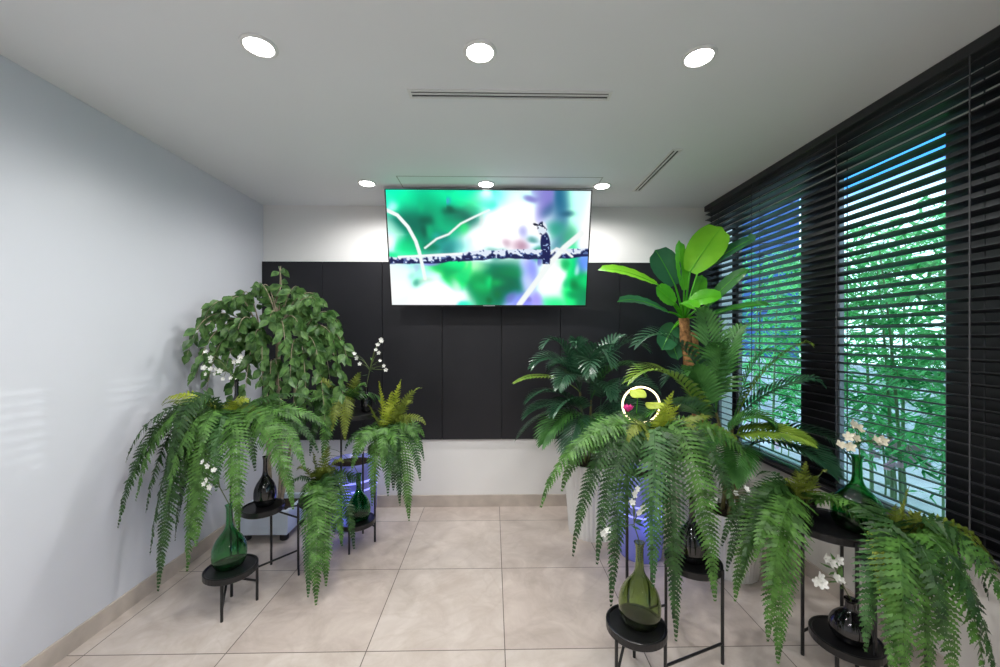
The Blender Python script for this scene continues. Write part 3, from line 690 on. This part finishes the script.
# palm behind, left of the banana
x, y = .70, 2.74
t = thing('potted_palm', 'dark bushy palm in a ribbed white planter against the dark cladding', 'palm', (x, y, 0))
ribbed_planter(x, y, .165, .205, .50, t, M['planter'])
stems = [(580, 392, 2.72), (591, 400, 2.70), (586, 420, 2.62), (600, 410, 2.76)]
tops = [P(*s) for s in stems]
for i, tp in enumerate(tops):
    b = V((x + (i - 1.5) * .035, y + (.03 if i % 2 else -.03), .48)); MB().tube(bez(b, b.lerp(tp, .4), b.lerp(tp, .7) + V((0, 0, .02)), tp, 6), [.011, .010, .010, .009, .009, .008, .007], 7).build('stem', M['palmstem'], t)
for k, px, py, Y, ar, mk, LL in [(0, 517, 382, 2.55, .06, 'palmy', .10), (0, 545, 345, 2.6, .10, 'palmd', .15), (0, 575, 343, 2.62, .06, 'palmd', .17), (0, 610, 362, 2.4, .16, 'palmd', .19), (1, 645, 348, 2.62, .12, 'palmd', .18), (1, 640, 372, 2.5, .10, 'palm', .17),
                                 (1, 625, 340, 2.8, .08, 'palmd', .16), (2, 530, 400, 2.5, .10, 'palmd', .16), (2, 520, 436, 2.5, .12, 'palmd', .15), (2, 545, 440, 2.45, .12, 'palm', .17), (2, 570, 452, 2.4, .10, 'palmd', .16), (3, 640, 420, 2.5, .10, 'palmd', .17),
                                 (3, 620, 440, 2.45, .10, 'palmd', .17), (0, 552, 368, 2.8, .08, 'palmd', .15), (3, 655, 390, 2.7, .10, 'palmd', .16), (2, 600, 445, 2.36, .08, 'palm', .16), (0, 535, 365, 2.62, .10, 'palmd', .16), (2, 556, 412, 2.4, .10, 'palmd', .17), (1, 590, 372, 2.35, .14, 'palmd', .20), (0, 560, 385, 2.45, .10, 'palmd', .17), (2, 528, 415, 2.55, .1, 'palmd', .16), (3, 612, 395, 2.4, .12, 'palmd', .17)]:
    palm_frond(tops[k], P(px, py, Y), ar, LL, M[mk], t, 14, .25)
# areca palm in front of the window
x, y = 1.395, 2.26
t = thing('potted_palm', 'tall areca palm in a ribbed white planter before the window', 'palm', (x, y, 0))
ribbed_planter(x, y, .13, .165, .36, t, M['planter'])
tops = [P(716, 412, 2.22), P(708, 428, 2.12), P(733, 425, 2.24), P(745, 450, 2.2), P(724, 440, 2.08)]
for i, tp in enumerate(tops):
    b = V((x + math.cos(i * 1.26) * .05, y + math.sin(i * 1.26) * .05, .34)); MB().tube(bez(b, b.lerp(tp, .4), b.lerp(tp, .7) + V((0, 0, .03)), tp, 6), [.012, .011, .011, .010, .009, .009, .008], 7).build('stem', M['palmstem'], t)
for k, px, py, Y, ar, mk, LL in [(0, 702, 312, 2.1, .0, 'palm', .20), (0, 745, 328, 2.3, .02, 'palm', .18), (0, 640, 342, 2.1, .12, 'palmd', .19), (1, 634, 378, 1.98, .10, 'palmy', .19), (2, 828, 344, 2.02, .06, 'palmy', .09), (2, 846, 384, 1.95, .07, 'palmd', .11),
                                 (4, 808, 442, 1.86, .05, 'palmy', .14), (3, 830, 470, 1.84, .12, 'palmd', .19), (3, 868, 462, 1.78, .15, 'palmd', .19), (1, 655, 412, 1.96, .08, 'palm', .17), (4, 770, 424, 1.95, .06, 'palm', .13), (2, 776, 352, 2.12, .06, 'palm', .10),
                                 (1, 668, 380, 2.2, .1, 'palmd', .17), (3, 735, 478, 1.95, .08, 'palm', .16), (4, 700, 445, 1.9, .06, 'palm', .16), (0, 722, 345, 2.0, .02, 'palm', .17), (1, 690, 372, 2.02, .04, 'palm', .17)]:
    palm_frond(tops[k], P(px, py, Y), ar, LL, M[mk], t, 17, .22, lw=.0092)

# ------------------------------------------------------------------ banana plant
x, y = 1.50, 2.78
t = thing('banana_plant', 'broad-leaved banana plant with brown trunk beside the blinds', 'banana plant', (x, y, 0))
ribbed_planter(x, y, .14, .185, .50, t, M['planter'])
top = P(684, 318, 2.72)
b0 = V((x, y, .48)); pts = bez(b0, b0.lerp(top, .35) + V((.03, 0, 0)), top + V((.03, .02, -.35)), top, 16)
rad = [.032 + .0035 * ((i * 7) % 3) for i in range(17)]
MB().tube(pts, rad, 12).build('trunk', M['barkdark'], t, True)
off = V((.10, .06, -.10)); pts2 = [b0 + V((.07, .03, 0)), b0.lerp(top, .5) + V((.08, .05, 0)), top + off]
MB().tube(bez(pts2[0], pts2[1], pts2[1], pts2[2], 10), .022, 10).build('trunk', M['barkdark'], t, True)
def broad_leaf(p0, base, tip, W, m, bend=.06, up=None, fold=.25):
    """petiole p0->base, blade base->tip"""
    mb = MB(); mb.tube(bez(p0, p0.lerp(base, .4) + V((0, 0, .03)), p0.lerp(base, .8) + V((0, 0, .01)), base, 6), [.011, .009, .008, .007, .006, .006, .005], 6)
    d = tip - base; L = d.length; n = 18; up = V(up) if up else V((0, -1, .6))
    mid = base.lerp(tip, .55) + V((0, 0, bend)); cl = bez(base, base.lerp(mid, .6), mid.lerp(tip, .35) + V((0, 0, bend * .4)), tip, n)
    vs, fs = [], []
    for i, c in enumerate(cl):
        s = i / n; T = (cl[min(i + 1, n)] - cl[max(i - 1, 0)]).normalized(); S = T.cross(up).normalized(); N = S.cross(T).normalized()
        if N.dot(up) < 0: N = -N
        w = W * (math.sin(PI * min(1, s * .86 + .06)) ** .62) * (1 if s < .9 else (1 - s) / .1 * .75 + .05); rip = .0025 * math.sin(i * 2.1)
        for q, f in ((-1, 1.0), (-.5, .3), (0, -.08), (.5, .3), (1, 1.0)):
            vs.append(clampp(c + S * w * q + N * (fold * w * (f * .6) + (rip if abs(q) > .9 else 0))))
    for i in range(n):
        for j in range(4): a = i * 5 + j; fs.append((a, a + 1, a + 6, a + 5))
    lf = MB(); lf.add(vs, fs)
    o = lf.build('leaf', m, t, True)
    k = MB(); k.v, k.f = mb.v, mb.f; k.tube(cl, [.004 * (1 - .8 * i / n) for i in range(n + 1)], 5)
    q = k.build('petiole', M['ban'], None); q.parent = o; q.location = q.location - V(t['org'])
    return o
c0 = top + V((.0, 0, -.02))
for bpx, bpy_, bY, tpx, tpy, tY, W, mk, bend, up in [
    (690, 272, 2.62, 722, 227, 2.60, .115, 'bany', .02, (-.3, -1, .3)),      # big lime leaf up right
    (684, 290, 2.66, 679, 240, 2.66, .05, 'ban', .0, (.2, -1, .2)),        # upright narrow
    (675, 285, 2.66, 655, 250, 2.68, .10, 'band', .02, (-.1, -1, .25)),        # dark left up
    (657, 284, 2.6, 598, 270, 2.55, .05, 'bany', .05, (0, -.75, .75)),       # lime left
    (668, 312, 2.66, 617, 302, 2.5, .045, 'band', .06, (0, -.7, .7)),       # grey-green low left
    (675, 303, 2.62, 656, 287, 2.6, .07, 'ban', .0, (.3, -1, .3)),
    (698, 272, 2.68, 764, 234, 2.45, .055, 'band', .03, (-.2, -.8, .9)),       # right
    (706, 306, 2.62, 750, 270, 2.45, .042, 'banm', .05, (-.2, -.9, .5)),      # right lower
    (700, 318, 2.66, 790, 306, 2.3, .045, 'banm', .06, (0, -.6, .8)),
    (690, 302, 2.60, 722, 298, 2.5, .06, 'ban', .03, (0, -.9, .5)),
    (682, 303, 2.58, 696, 310, 2.45, .055, 'ban', .03, (0, -.9, .4)),
    (696, 300, 2.7, 702, 275, 2.7, .05, 'ban', .0, (0, -1, .2)),
    (675, 325, 2.8, 662, 350, 2.72, .08, 'band', .02, (0, -1, .2)),
    (668, 335, 2.82, 678, 360, 2.76, .07, 'band', .02, (0, -1, .2))]:
    broad_leaf(c0, P(bpx, bpy_, bY), P(tpx, tpy, tY), W, M[mk], bend, up)

# ------------------------------------------------------------------ weeping fig
X0, X1, Y0, Y1 = -1.70, -1.352, 2.61, 2.93
cx, cy = (X0 + X1) / 2, (Y0 + Y1) / 2
t = thing('weeping_fig', 'leafy weeping fig tree in a low pale square planter in the left corner', 'potted tree', (cx, cy, 0))
m = MB()
def sq(i, z): return [(X0 + i, Y0 + i, z), (X1 - i, Y0 + i, z), (X1 - i, Y1 - i, z), (X0 + i, Y1 - i, z)]
m.rings([sq(.018, .045), sq(.014, .05), sq(.006, .10), sq(.004, .102), sq(0, .205), sq(.002, .21), sq(.025, .21), sq(.028, .175)], True, True)
m.build('planter', M['planter2'], t)
for fx in (X0 + .05, X1 - .05):
    for fy in (Y0 + .05, Y1 - .05): MB().lathe([(.02, 0), (.028, .008), (.028, .038), (.02, .045)], (fx, fy, 0), 14).build('foot', M['black'], t, True)
MB().add(sq(.03, .178), [(0, 1, 2, 3)]).build('soil', M['soil'], t)
Yf = 2.55
def trunk(pts, r): MB().tube(pts, r, 8).build('trunk', M['bark'], t, True)
bt = V((cx + .05, cy - .05, .175)); tc = P(279, 330, Yf); tt = P(280, 268, Yf)
trunk(bez(bt, bt + V((.06, 0, .4)), tc + V((-.04, .02, -.4)), tc, 12) + [P(276, 300, Yf), P(281, 285, Yf), tt], [.015] * 13 + [.007, .006, .003])
tc2 = P(262, 345, Yf + .05); trunk(bez(bt + V((-.05, .02, 0)), bt + V((-.08, 0, .5)), tc2 + V((.04, 0, -.4)), tc2, 10), .012)
tc3 = P(296, 350, Yf - .05); trunk(bez(bt + V((.03, -.03, 0)), bt + V((.1, 0, .5)), tc3 + V((.0, 0, -.4)), tc3, 10), .010)
def leaf_mesh(mb, c, d, L, W):
    s = d.cross(V((R.uniform(-.5, .5), -1, R.uniform(-.3, .3)))).normalized(); N = s.cross(d).normalized()
    if N.y > 0: N = -N
    pr = ((.0, 0.03), (.18, .62), (.42, 1.0), (.68, .72), (.88, .25), (1.0, .02)); vs, fs = [], []
    for k, (q, ww) in enumerate(pr):
        p = c + d * L * q - N * (.12 * L * (q - .3) ** 2); vs += [p + s * W * ww + N * W * .25 * ww, p, p - s * W * ww + N * W * .25 * ww]
        if k: b = 3 * k; fs += [(b - 3, b - 2, b + 1, b), (b - 2, b - 1, b + 2, b + 1)]
    mb.add([clampp(v) for v in vs], fs)
def fig_branch(o, tip, arch, nl):
    h = tip - o; p1 = o + V((h.x * .35, h.y * .35, arch + max(0, h.z) * .7)); p2 = o + V((h.x * .85, h.y * .85, arch * .9 + max(0, h.z) + min(0, h.z) * .25))
    pts = [clampp(p) for p in bez(o, p1, p2, tip, 14)]
    br = MB().tube(pts, [.005 - .004 * i / 14 for i in range(15)], 5).build('branch', M['bark'], t)
    mb = MB()
    nl = int(nl * 1.2)
    for k in range(nl):
        s = .18 + .82 * (k + R.random()) / nl; i = min(13, int(s * 14)); c = pts[i].lerp(pts[i + 1], s * 14 - i if i < 14 else 0)
        T = (pts[i + 1] - pts[i]).normalized(); a = R.uniform(0, 2 * PI)
        d = (V((math.cos(a), math.sin(a) * .8 - .15, R.uniform(-.9, .1))) * .8 + T * .5 + V((0, 0, -.35))).normalized()
        leaf_mesh(mb, c + d * .012, d, R.uniform(.055, .088), R.uniform(.017, .027))
    q = mb.build('leaves', M['fic'], None); q.parent = br; q.location = q.location - V(t['org'])
fork = [tc, tc2, tc3, P(272, 365, Yf)]
for px, py, Y, k, ar, nl in [(281, 266, 2.55, 0, .02, 7), (262, 290, 2.5, 0, .10, 16), (300, 292, 2.5, 0, .10, 18), (322, 306, 2.45, 0, .16, 24), (340, 330, 2.45, 2, .20, 26), (347, 358, 2.42, 2, .22, 28), (343, 395, 2.4, 2, .20, 28), (325, 420, 2.36, 2, .18, 26),
                             (318, 360, 2.3, 2, .14, 22), (300, 330, 2.3, 0, .12, 20), (306, 400, 2.3, 2, .14, 24), (285, 350, 2.25, 0, .10, 20), (290, 385, 2.25, 2, .12, 22), (270, 320, 2.3, 0, .10, 18), (255, 340, 2.3, 1, .10, 20), (262, 380, 2.25, 1, .12, 22),
                             (240, 305, 2.4, 1, .18, 20), (222, 312, 2.4, 1, .20, 22), (205, 318, 2.33, 1, .20, 18), (192, 340, 2.28, 1, .24, 22), (196, 378, 2.27, 1, .24, 24), (206, 395, 2.3, 1, .22, 20), (225, 340, 2.35, 1, .16, 22), (238, 330, 2.3, 1, .14, 20), (214, 360, 2.36, 1, .2, 20),
                             (330, 380, 2.6, 2, .2, 22), (310, 320, 2.6, 0, .16, 20), (246, 360, 2.5, 1, .12, 20), (280, 410, 2.4, 3, .1, 20), (335, 345, 2.35, 2, .18, 20), (232, 395, 2.4, 3, .12, 16), (296, 370, 2.5, 2, .1, 20), (272, 300, 2.6, 0, .08, 14), (293, 300, 2.6, 0, .1, 14), (187, 355, 2.26, 1, .25, 14), (216, 352, 2.32, 1, .12, 18), (226, 368, 2.34, 1, .12, 20), (246, 388, 2.36, 1, .1, 20), (230, 350, 2.45, 1, .1, 20), (232, 300, 2.3, 1, .08, 12), (258, 283, 2.42, 0, .03, 10), (316, 300, 2.3, 0, .06, 14), (270, 395, 2.3, 3, .08, 22), (300, 425, 2.35, 2, .1, 22)]:
    fig_branch(fork[k], P(px, py, Y), ar, nl)

# ------------------------------------------------------------------ blue-lit planters
def blue_lit_planter(x, y, r, h, label):
    t = thing('lit_planter', label, 'planter', (x, y, 0), 'round planters with blue light bands')
    MB().lathe([(0, 0), (r * .86, 0), (r * .9, .012), (r * .97, .10), (r, h * .5), (r * .98, h * .9), (r * .99, h), (r * .93, h), (r * .92, h - .03), (0, h - .03)], (x, y, 0), 40).build('body', M['bluelitplanter'], t, True)
    for k, z in enumerate((.27, .33)):
        MB().lathe([(r * .985, z), (r * 1.006, z + .003), (r * 1.006, z + .012), (r * .985, z + .015)], (x, y, 0), 40).build('light_band', M['bluelight'], t, True)
    MB().lathe([(0, h - .03), (r * .9, h - .03), (0, h - .02)], (x, y, 0), 20).build('soil', M['soil'], t)
    l = bpy.data.lights.new('blue', 'POINT'); l.energy = .3; l.color = (.2, .25, 1); l.shadow_soft_size = .04
    o = bpy.data.objects.new('blue_light', l); C.objects.link(o); o.parent = t; o.location = (0, -r - .05, .24)
p = P(353, 500, 2.9); blue_lit_planter(p.x, 2.90, .17, .46, 'round planter lit blue behind the green bottle by the dark cladding')
p = P(640, 500, 2.45); blue_lit_planter(p.x, 2.45, .14, .52, 'round planter lit violet-blue behind the middle foreground fern')

# ------------------------------------------------------------------ ring lamp ornament
Yr = 1.905; c = P(641, 405, Yr); rr = 18 / F * Yr
t = thing('ring_lamp', 'glowing ring lamp with pink lotus and lime leaf pads among the ferns', 'ornamental lamp', (c.x, Yr, .85))
MB().lathe([(0, 0), (.045, 0), (.048, .006), (.046, .02), (.022, .03), (.012, .05), (.011, c.z - rr - .85 + .004), (0, c.z - rr - .85 + .004)], (c.x, Yr, .8505), 24).build('base', M['grey'], t, True)
ring = MB(); pts = [V((c.x + rr * math.cos(a), Yr - rr * .12 * math.cos(a), c.z + rr * math.sin(a))) for a in [2 * PI * k / 48 for k in range(49)]]
ring.tube(pts, .0050, 8, False); o = ring.build('ring', M['ring'], t, True); o['label'] = 'glowing warm white ring'
def pad(px, py, Y, r, tilt):
    q = P(px, py, Y); mb = MB(); n = 20; vs = [q + V((0, 0, -.004))]
    for k in range(n):
        a = 2 * PI * k / n; vs.append(q + V((r * math.cos(a), r * math.sin(a) * .8, r * tilt * math.sin(a) + .004 * math.sin(3 * a))))
    for k in range(n): vs.append(vs[1 + k] + V((0, 0, .003)))
    fs = [(0, 1 + (k + 1) % n, 1 + k) for k in range(n)] + [(1 + k, 1 + (k + 1) % n, n + 1 + (k + 1) % n, n + 1 + k) for k in range(n)]
    fs.append(tuple(n + 1 + k for k in range(n))); mb.add(vs, fs); mb.build('leaf_pad', M['lime'], t)
    MB().tube([q, V((q.x, Yr - .004, c.z - rr * .4)), V((c.x, Yr, c.z - rr + .002))], .0022, 6).build('stalk', M['ban'], t)
pad(638, 394, 1.88, .040, .45); pad(655, 406, 1.86, .045, .25)
q = P(628, 409, 1.87); mb = MB()
for k in range(12):
    a = 2 * PI * k / 12; lay = k % 2; d = V((math.cos(a), math.sin(a), 1.1 + lay * .9)).normalized(); s = V((-math.sin(a), math.cos(a), 0)); L = .044
    b = q + V((0, 0, -.016)); mb.add([b, b + d * L * .5 + s * .014, b + d * L, b + d * L * .5 - s * .014, b + d * L * .5 + V((math.cos(a), math.sin(a), 0)) * .006], [(0, 1, 4), (1, 2, 4), (2, 3, 4), (3, 0, 4)])
mb.build('lotus', M['pink'], t)
MB().tube([q + V((0, 0, -.016)), V((q.x + .01, Yr, c.z - rr * .7)), V((c.x, Yr, c.z - rr + .002))], .002, 6).build('stalk', M['ban'], t)

# ------------------------------------------------------------------ outside
struct(MB().box(XW + .165, 14, -6, 12, -.12, -.02).build('outside_ground', M['ground']))
b = thing('neighbouring_building', 'blue clad building wall beyond the bamboo', 'building', (4.4, 8.0, -.02))
MB().box(2.7, 6.35, 8.0, 9.4, -.02, 6.0, .02).build('wall', M['house'], b)
m = MB()
for k in range(20): m.box(2.7, 6.35, 7.985, 8.0, .2 + k * .28, .22 + k * .28)
m.build('cladding_joints', M['frame'], b)
g = thing('garden_wall', 'pale low garden wall behind the bamboo stems', 'garden wall', (4.9, 3.2, -.02))
MB().box(4.8, 5.0, -3, 8, -.02, .95).build('wall', M['fence'], g); MB().box(4.76, 5.04, -3, 8, .95, 1.0, .01).build('coping', M['ground'], g)
RB = random.Random(3)
def bamboo_proto(seed):
    RB.seed(seed); t = thing('bamboo', '', 'bamboo', (0, 0, 0)); H0 = 2.35
    cul = MB(); lf = MB(); bend = RB.uniform(-.12, .12)
    pts = [V((bend * (k / 12) ** 2, bend * .5 * (k / 12) ** 2, H0 * k / 12)) for k in range(13)]
    cul.tube(pts, [.016 - .011 * k / 12 for k in range(13)], 7)
    for k in range(1, 12): cul.lathe([(.012 - .008 * k / 12, -.004), (.016 - .009 * k / 12, 0), (.012 - .008 * k / 12, .004)], pts[k], 7)
    tw = MB()
    for k in range(4, 13):
        for _ in range(5):
            a = RB.uniform(0, 2 * PI); L = RB.uniform(.2, .42); d = V((math.cos(a), math.sin(a), RB.uniform(.1, .7))); o = pts[k]
            q = bez(o, o + d * L * .5, o + d * L * .9, o + d * L + V((0, 0, -.12)), 5); tw.tube(q, .0018, 3)
            for _ in range(14):
                s = RB.randrange(1, 6); c = q[s]; a2 = RB.uniform(0, 2 * PI); dd = V((math.cos(a2), math.sin(a2), RB.uniform(-1.1, .15))).normalized()
                l = RB.uniform(.09, .17); sd = dd.cross(V((RB.uniform(-1, 1), RB.uniform(-1, 1), 1))).normalized(); w = l * .075
                lf.add([c, c + dd * l * .3 + sd * w, c + dd * l * .65 + sd * w * .8, c + dd * l, c + dd * l * .65 - sd * w * .8, c + dd * l * .3 - sd * w], [(0, 1, 2, 3, 4, 5)])
    cul.build('culm', M['bamstem'], t, True); tw.build('twigs', M['bamstem'], t); lf.build('leaves', M['bam'], t)
    return t
protos = [bamboo_proto(s) for s in (1, 2, 3)]
spots = [(2.35, 1.85, .86, 'thin, closest to the glass'), (2.5, 2.35, .88, ''), (2.42, 2.75, .84, ''), (2.75, 2.1, .92, ''), (2.7, 2.6, .9, ''), (2.55, 3.1, .9, ''), (2.95, 3.0, .95, ''), (3.1, 2.4, .98, ''), (2.6, 3.6, .92, ''), (3.0, 3.6, 1.0, ''), (3.3, 3.1, 1.0, ''), (2.75, 4.1, .95, ''), (3.3, 4.1, 1.05, ''),
         (3.5, 2.7, 1.02, ''), (3.7, 3.6, 1.08, ''), (2.45, 1.4, .86, ''), (2.85, 1.6, .95, ''), (3.3, 1.9, 1.0, ''), (3.2, 4.7, 1.05, ''), (3.8, 4.6, 1.1, ''), (3.6, 2.2, 1.05, ''), (4.0, 3.0, 1.1, ''), (2.9, 2.35, .55, ''), (3.4, 2.9, .6, ''), (2.62, 2.05, .82, '')]
for i, (x, y, s, _) in enumerate(spots):
    pr = protos[i % 3]
    if i < 3: o = pr
    else:
        o = pr.copy(); C.objects.link(o)
        for ch in list(pr.children):
            c2 = ch.copy(); C.objects.link(c2); c2.parent = o
    o.location = (x, y, -.02); o.rotation_euler = (0, 0, i * 1.9); s *= .93; o.scale = (s, s, s)
    o['label'] = 'green leafy bamboo stem growing outside behind the blinds'; o['group'] = 'bamboo outside the window'
for i, (px, py, Y) in enumerate([(883, 446, 2.6), (893, 450, 2.5), (903, 455, 2.45), (900, 462, 2.4), (780, 440, 4.2), (787, 436, 4.0)]):
    p = P(px, py, Y); t = thing('flowering_shrub', 'pink flowering shrub on a thin stem outside the window', 'shrub', (p.x, p.y, -.02), 'pink flowering shrubs outside')
    MB().tube([(p.x, p.y, -.02), (p.x + .02, p.y, p.z * .6), p], .006, 5).build('stem', M['bamstem'], t)
    for k in range(9):
        q = p + V((R.uniform(-.09, .09), R.uniform(-.09, .09), R.uniform(-.07, .07))); blossom(q, .022, V((-1, -1, R.uniform(0, 1))), M['pinkfl'], t)

# ------------------------------------------------------------------ sky, sun, camera
W = bpy.data.worlds.new('sky'); bpy.context.scene.world = W; W.use_nodes = True; nt = W.node_tree
bg = nt.nodes['Background']; tc = nt.nodes.new('ShaderNodeTexCoord'); sx = nt.nodes.new('ShaderNodeSeparateXYZ')
nz = nt.nodes.new('ShaderNodeTexNoise'); nz.inputs['Scale'].default_value = 5; nz.inputs['Detail'].default_value = 4
nt.links.new(tc.outputs['Generated'], sx.inputs[0]); nt.links.new(tc.outputs['Generated'], nz.inputs['Vector'])
ad = nt.nodes.new('ShaderNodeMath'); ad.operation = 'MULTIPLY_ADD'; ad.inputs[1].default_value = .12
nt.links.new(nz.outputs['Fac'], ad.inputs[0]); nt.links.new(sx.outputs['Z'], ad.inputs[2])
rp = nt.nodes.new('ShaderNodeValToRGB'); e = rp.color_ramp.elements
e[0].position = .30; e[0].color = (.66, .86, 1, 1); e[1].position = .36; e[1].color = (.04, .24, .62, 1)
k = rp.color_ramp.elements.new(.50); k.color = (.07, .28, .62, 1); k = rp.color_ramp.elements.new(.66); k.color = (.62, .72, .85, 1)
nt.links.new(ad.outputs[0], rp.inputs['Fac']); nt.links.new(rp.outputs['Color'], bg.inputs['Color'])
bg.inputs['Strength'].default_value = 3.2
s = bpy.data.lights.new('sun', 'SUN'); s.energy = .5; s.angle = math.radians(.3); s.color = (1, .96, .9)
so = bpy.data.objects.new('sun', s); C.objects.link(so)
so.rotation_euler = V((-3.6, -.38, -1.0)).to_track_quat('-Z', 'Y').to_euler()
for o in ORG:
    if 'org' in o.keys(): del o['org']
cam = bpy.data.cameras.new('camera'); co = bpy.data.objects.new('camera', cam); C.objects.link(co)
co.location = (0, 0, EYE); co.rotation_euler = (PI / 2, 0, -TH)
cam.sensor_fit = 'HORIZONTAL'; cam.sensor_width = 36; cam.lens = F / 1000 * 36; cam.shift_y = .0035; cam.clip_start = .02
sc = bpy.context.scene; sc.camera = co
sc.view_settings.view_transform = 'Standard'; sc.view_settings.look = 'None'; sc.view_settings.gamma = 1; sc.view_settings.use_curve_mapping = False
sc.view_settings.exposure = 0.0
try:
    sc.cycles.use_denoising = True; sc.cycles.max_bounces = 10; sc.cycles.transparent_max_bounces = 16
except Exception: pass
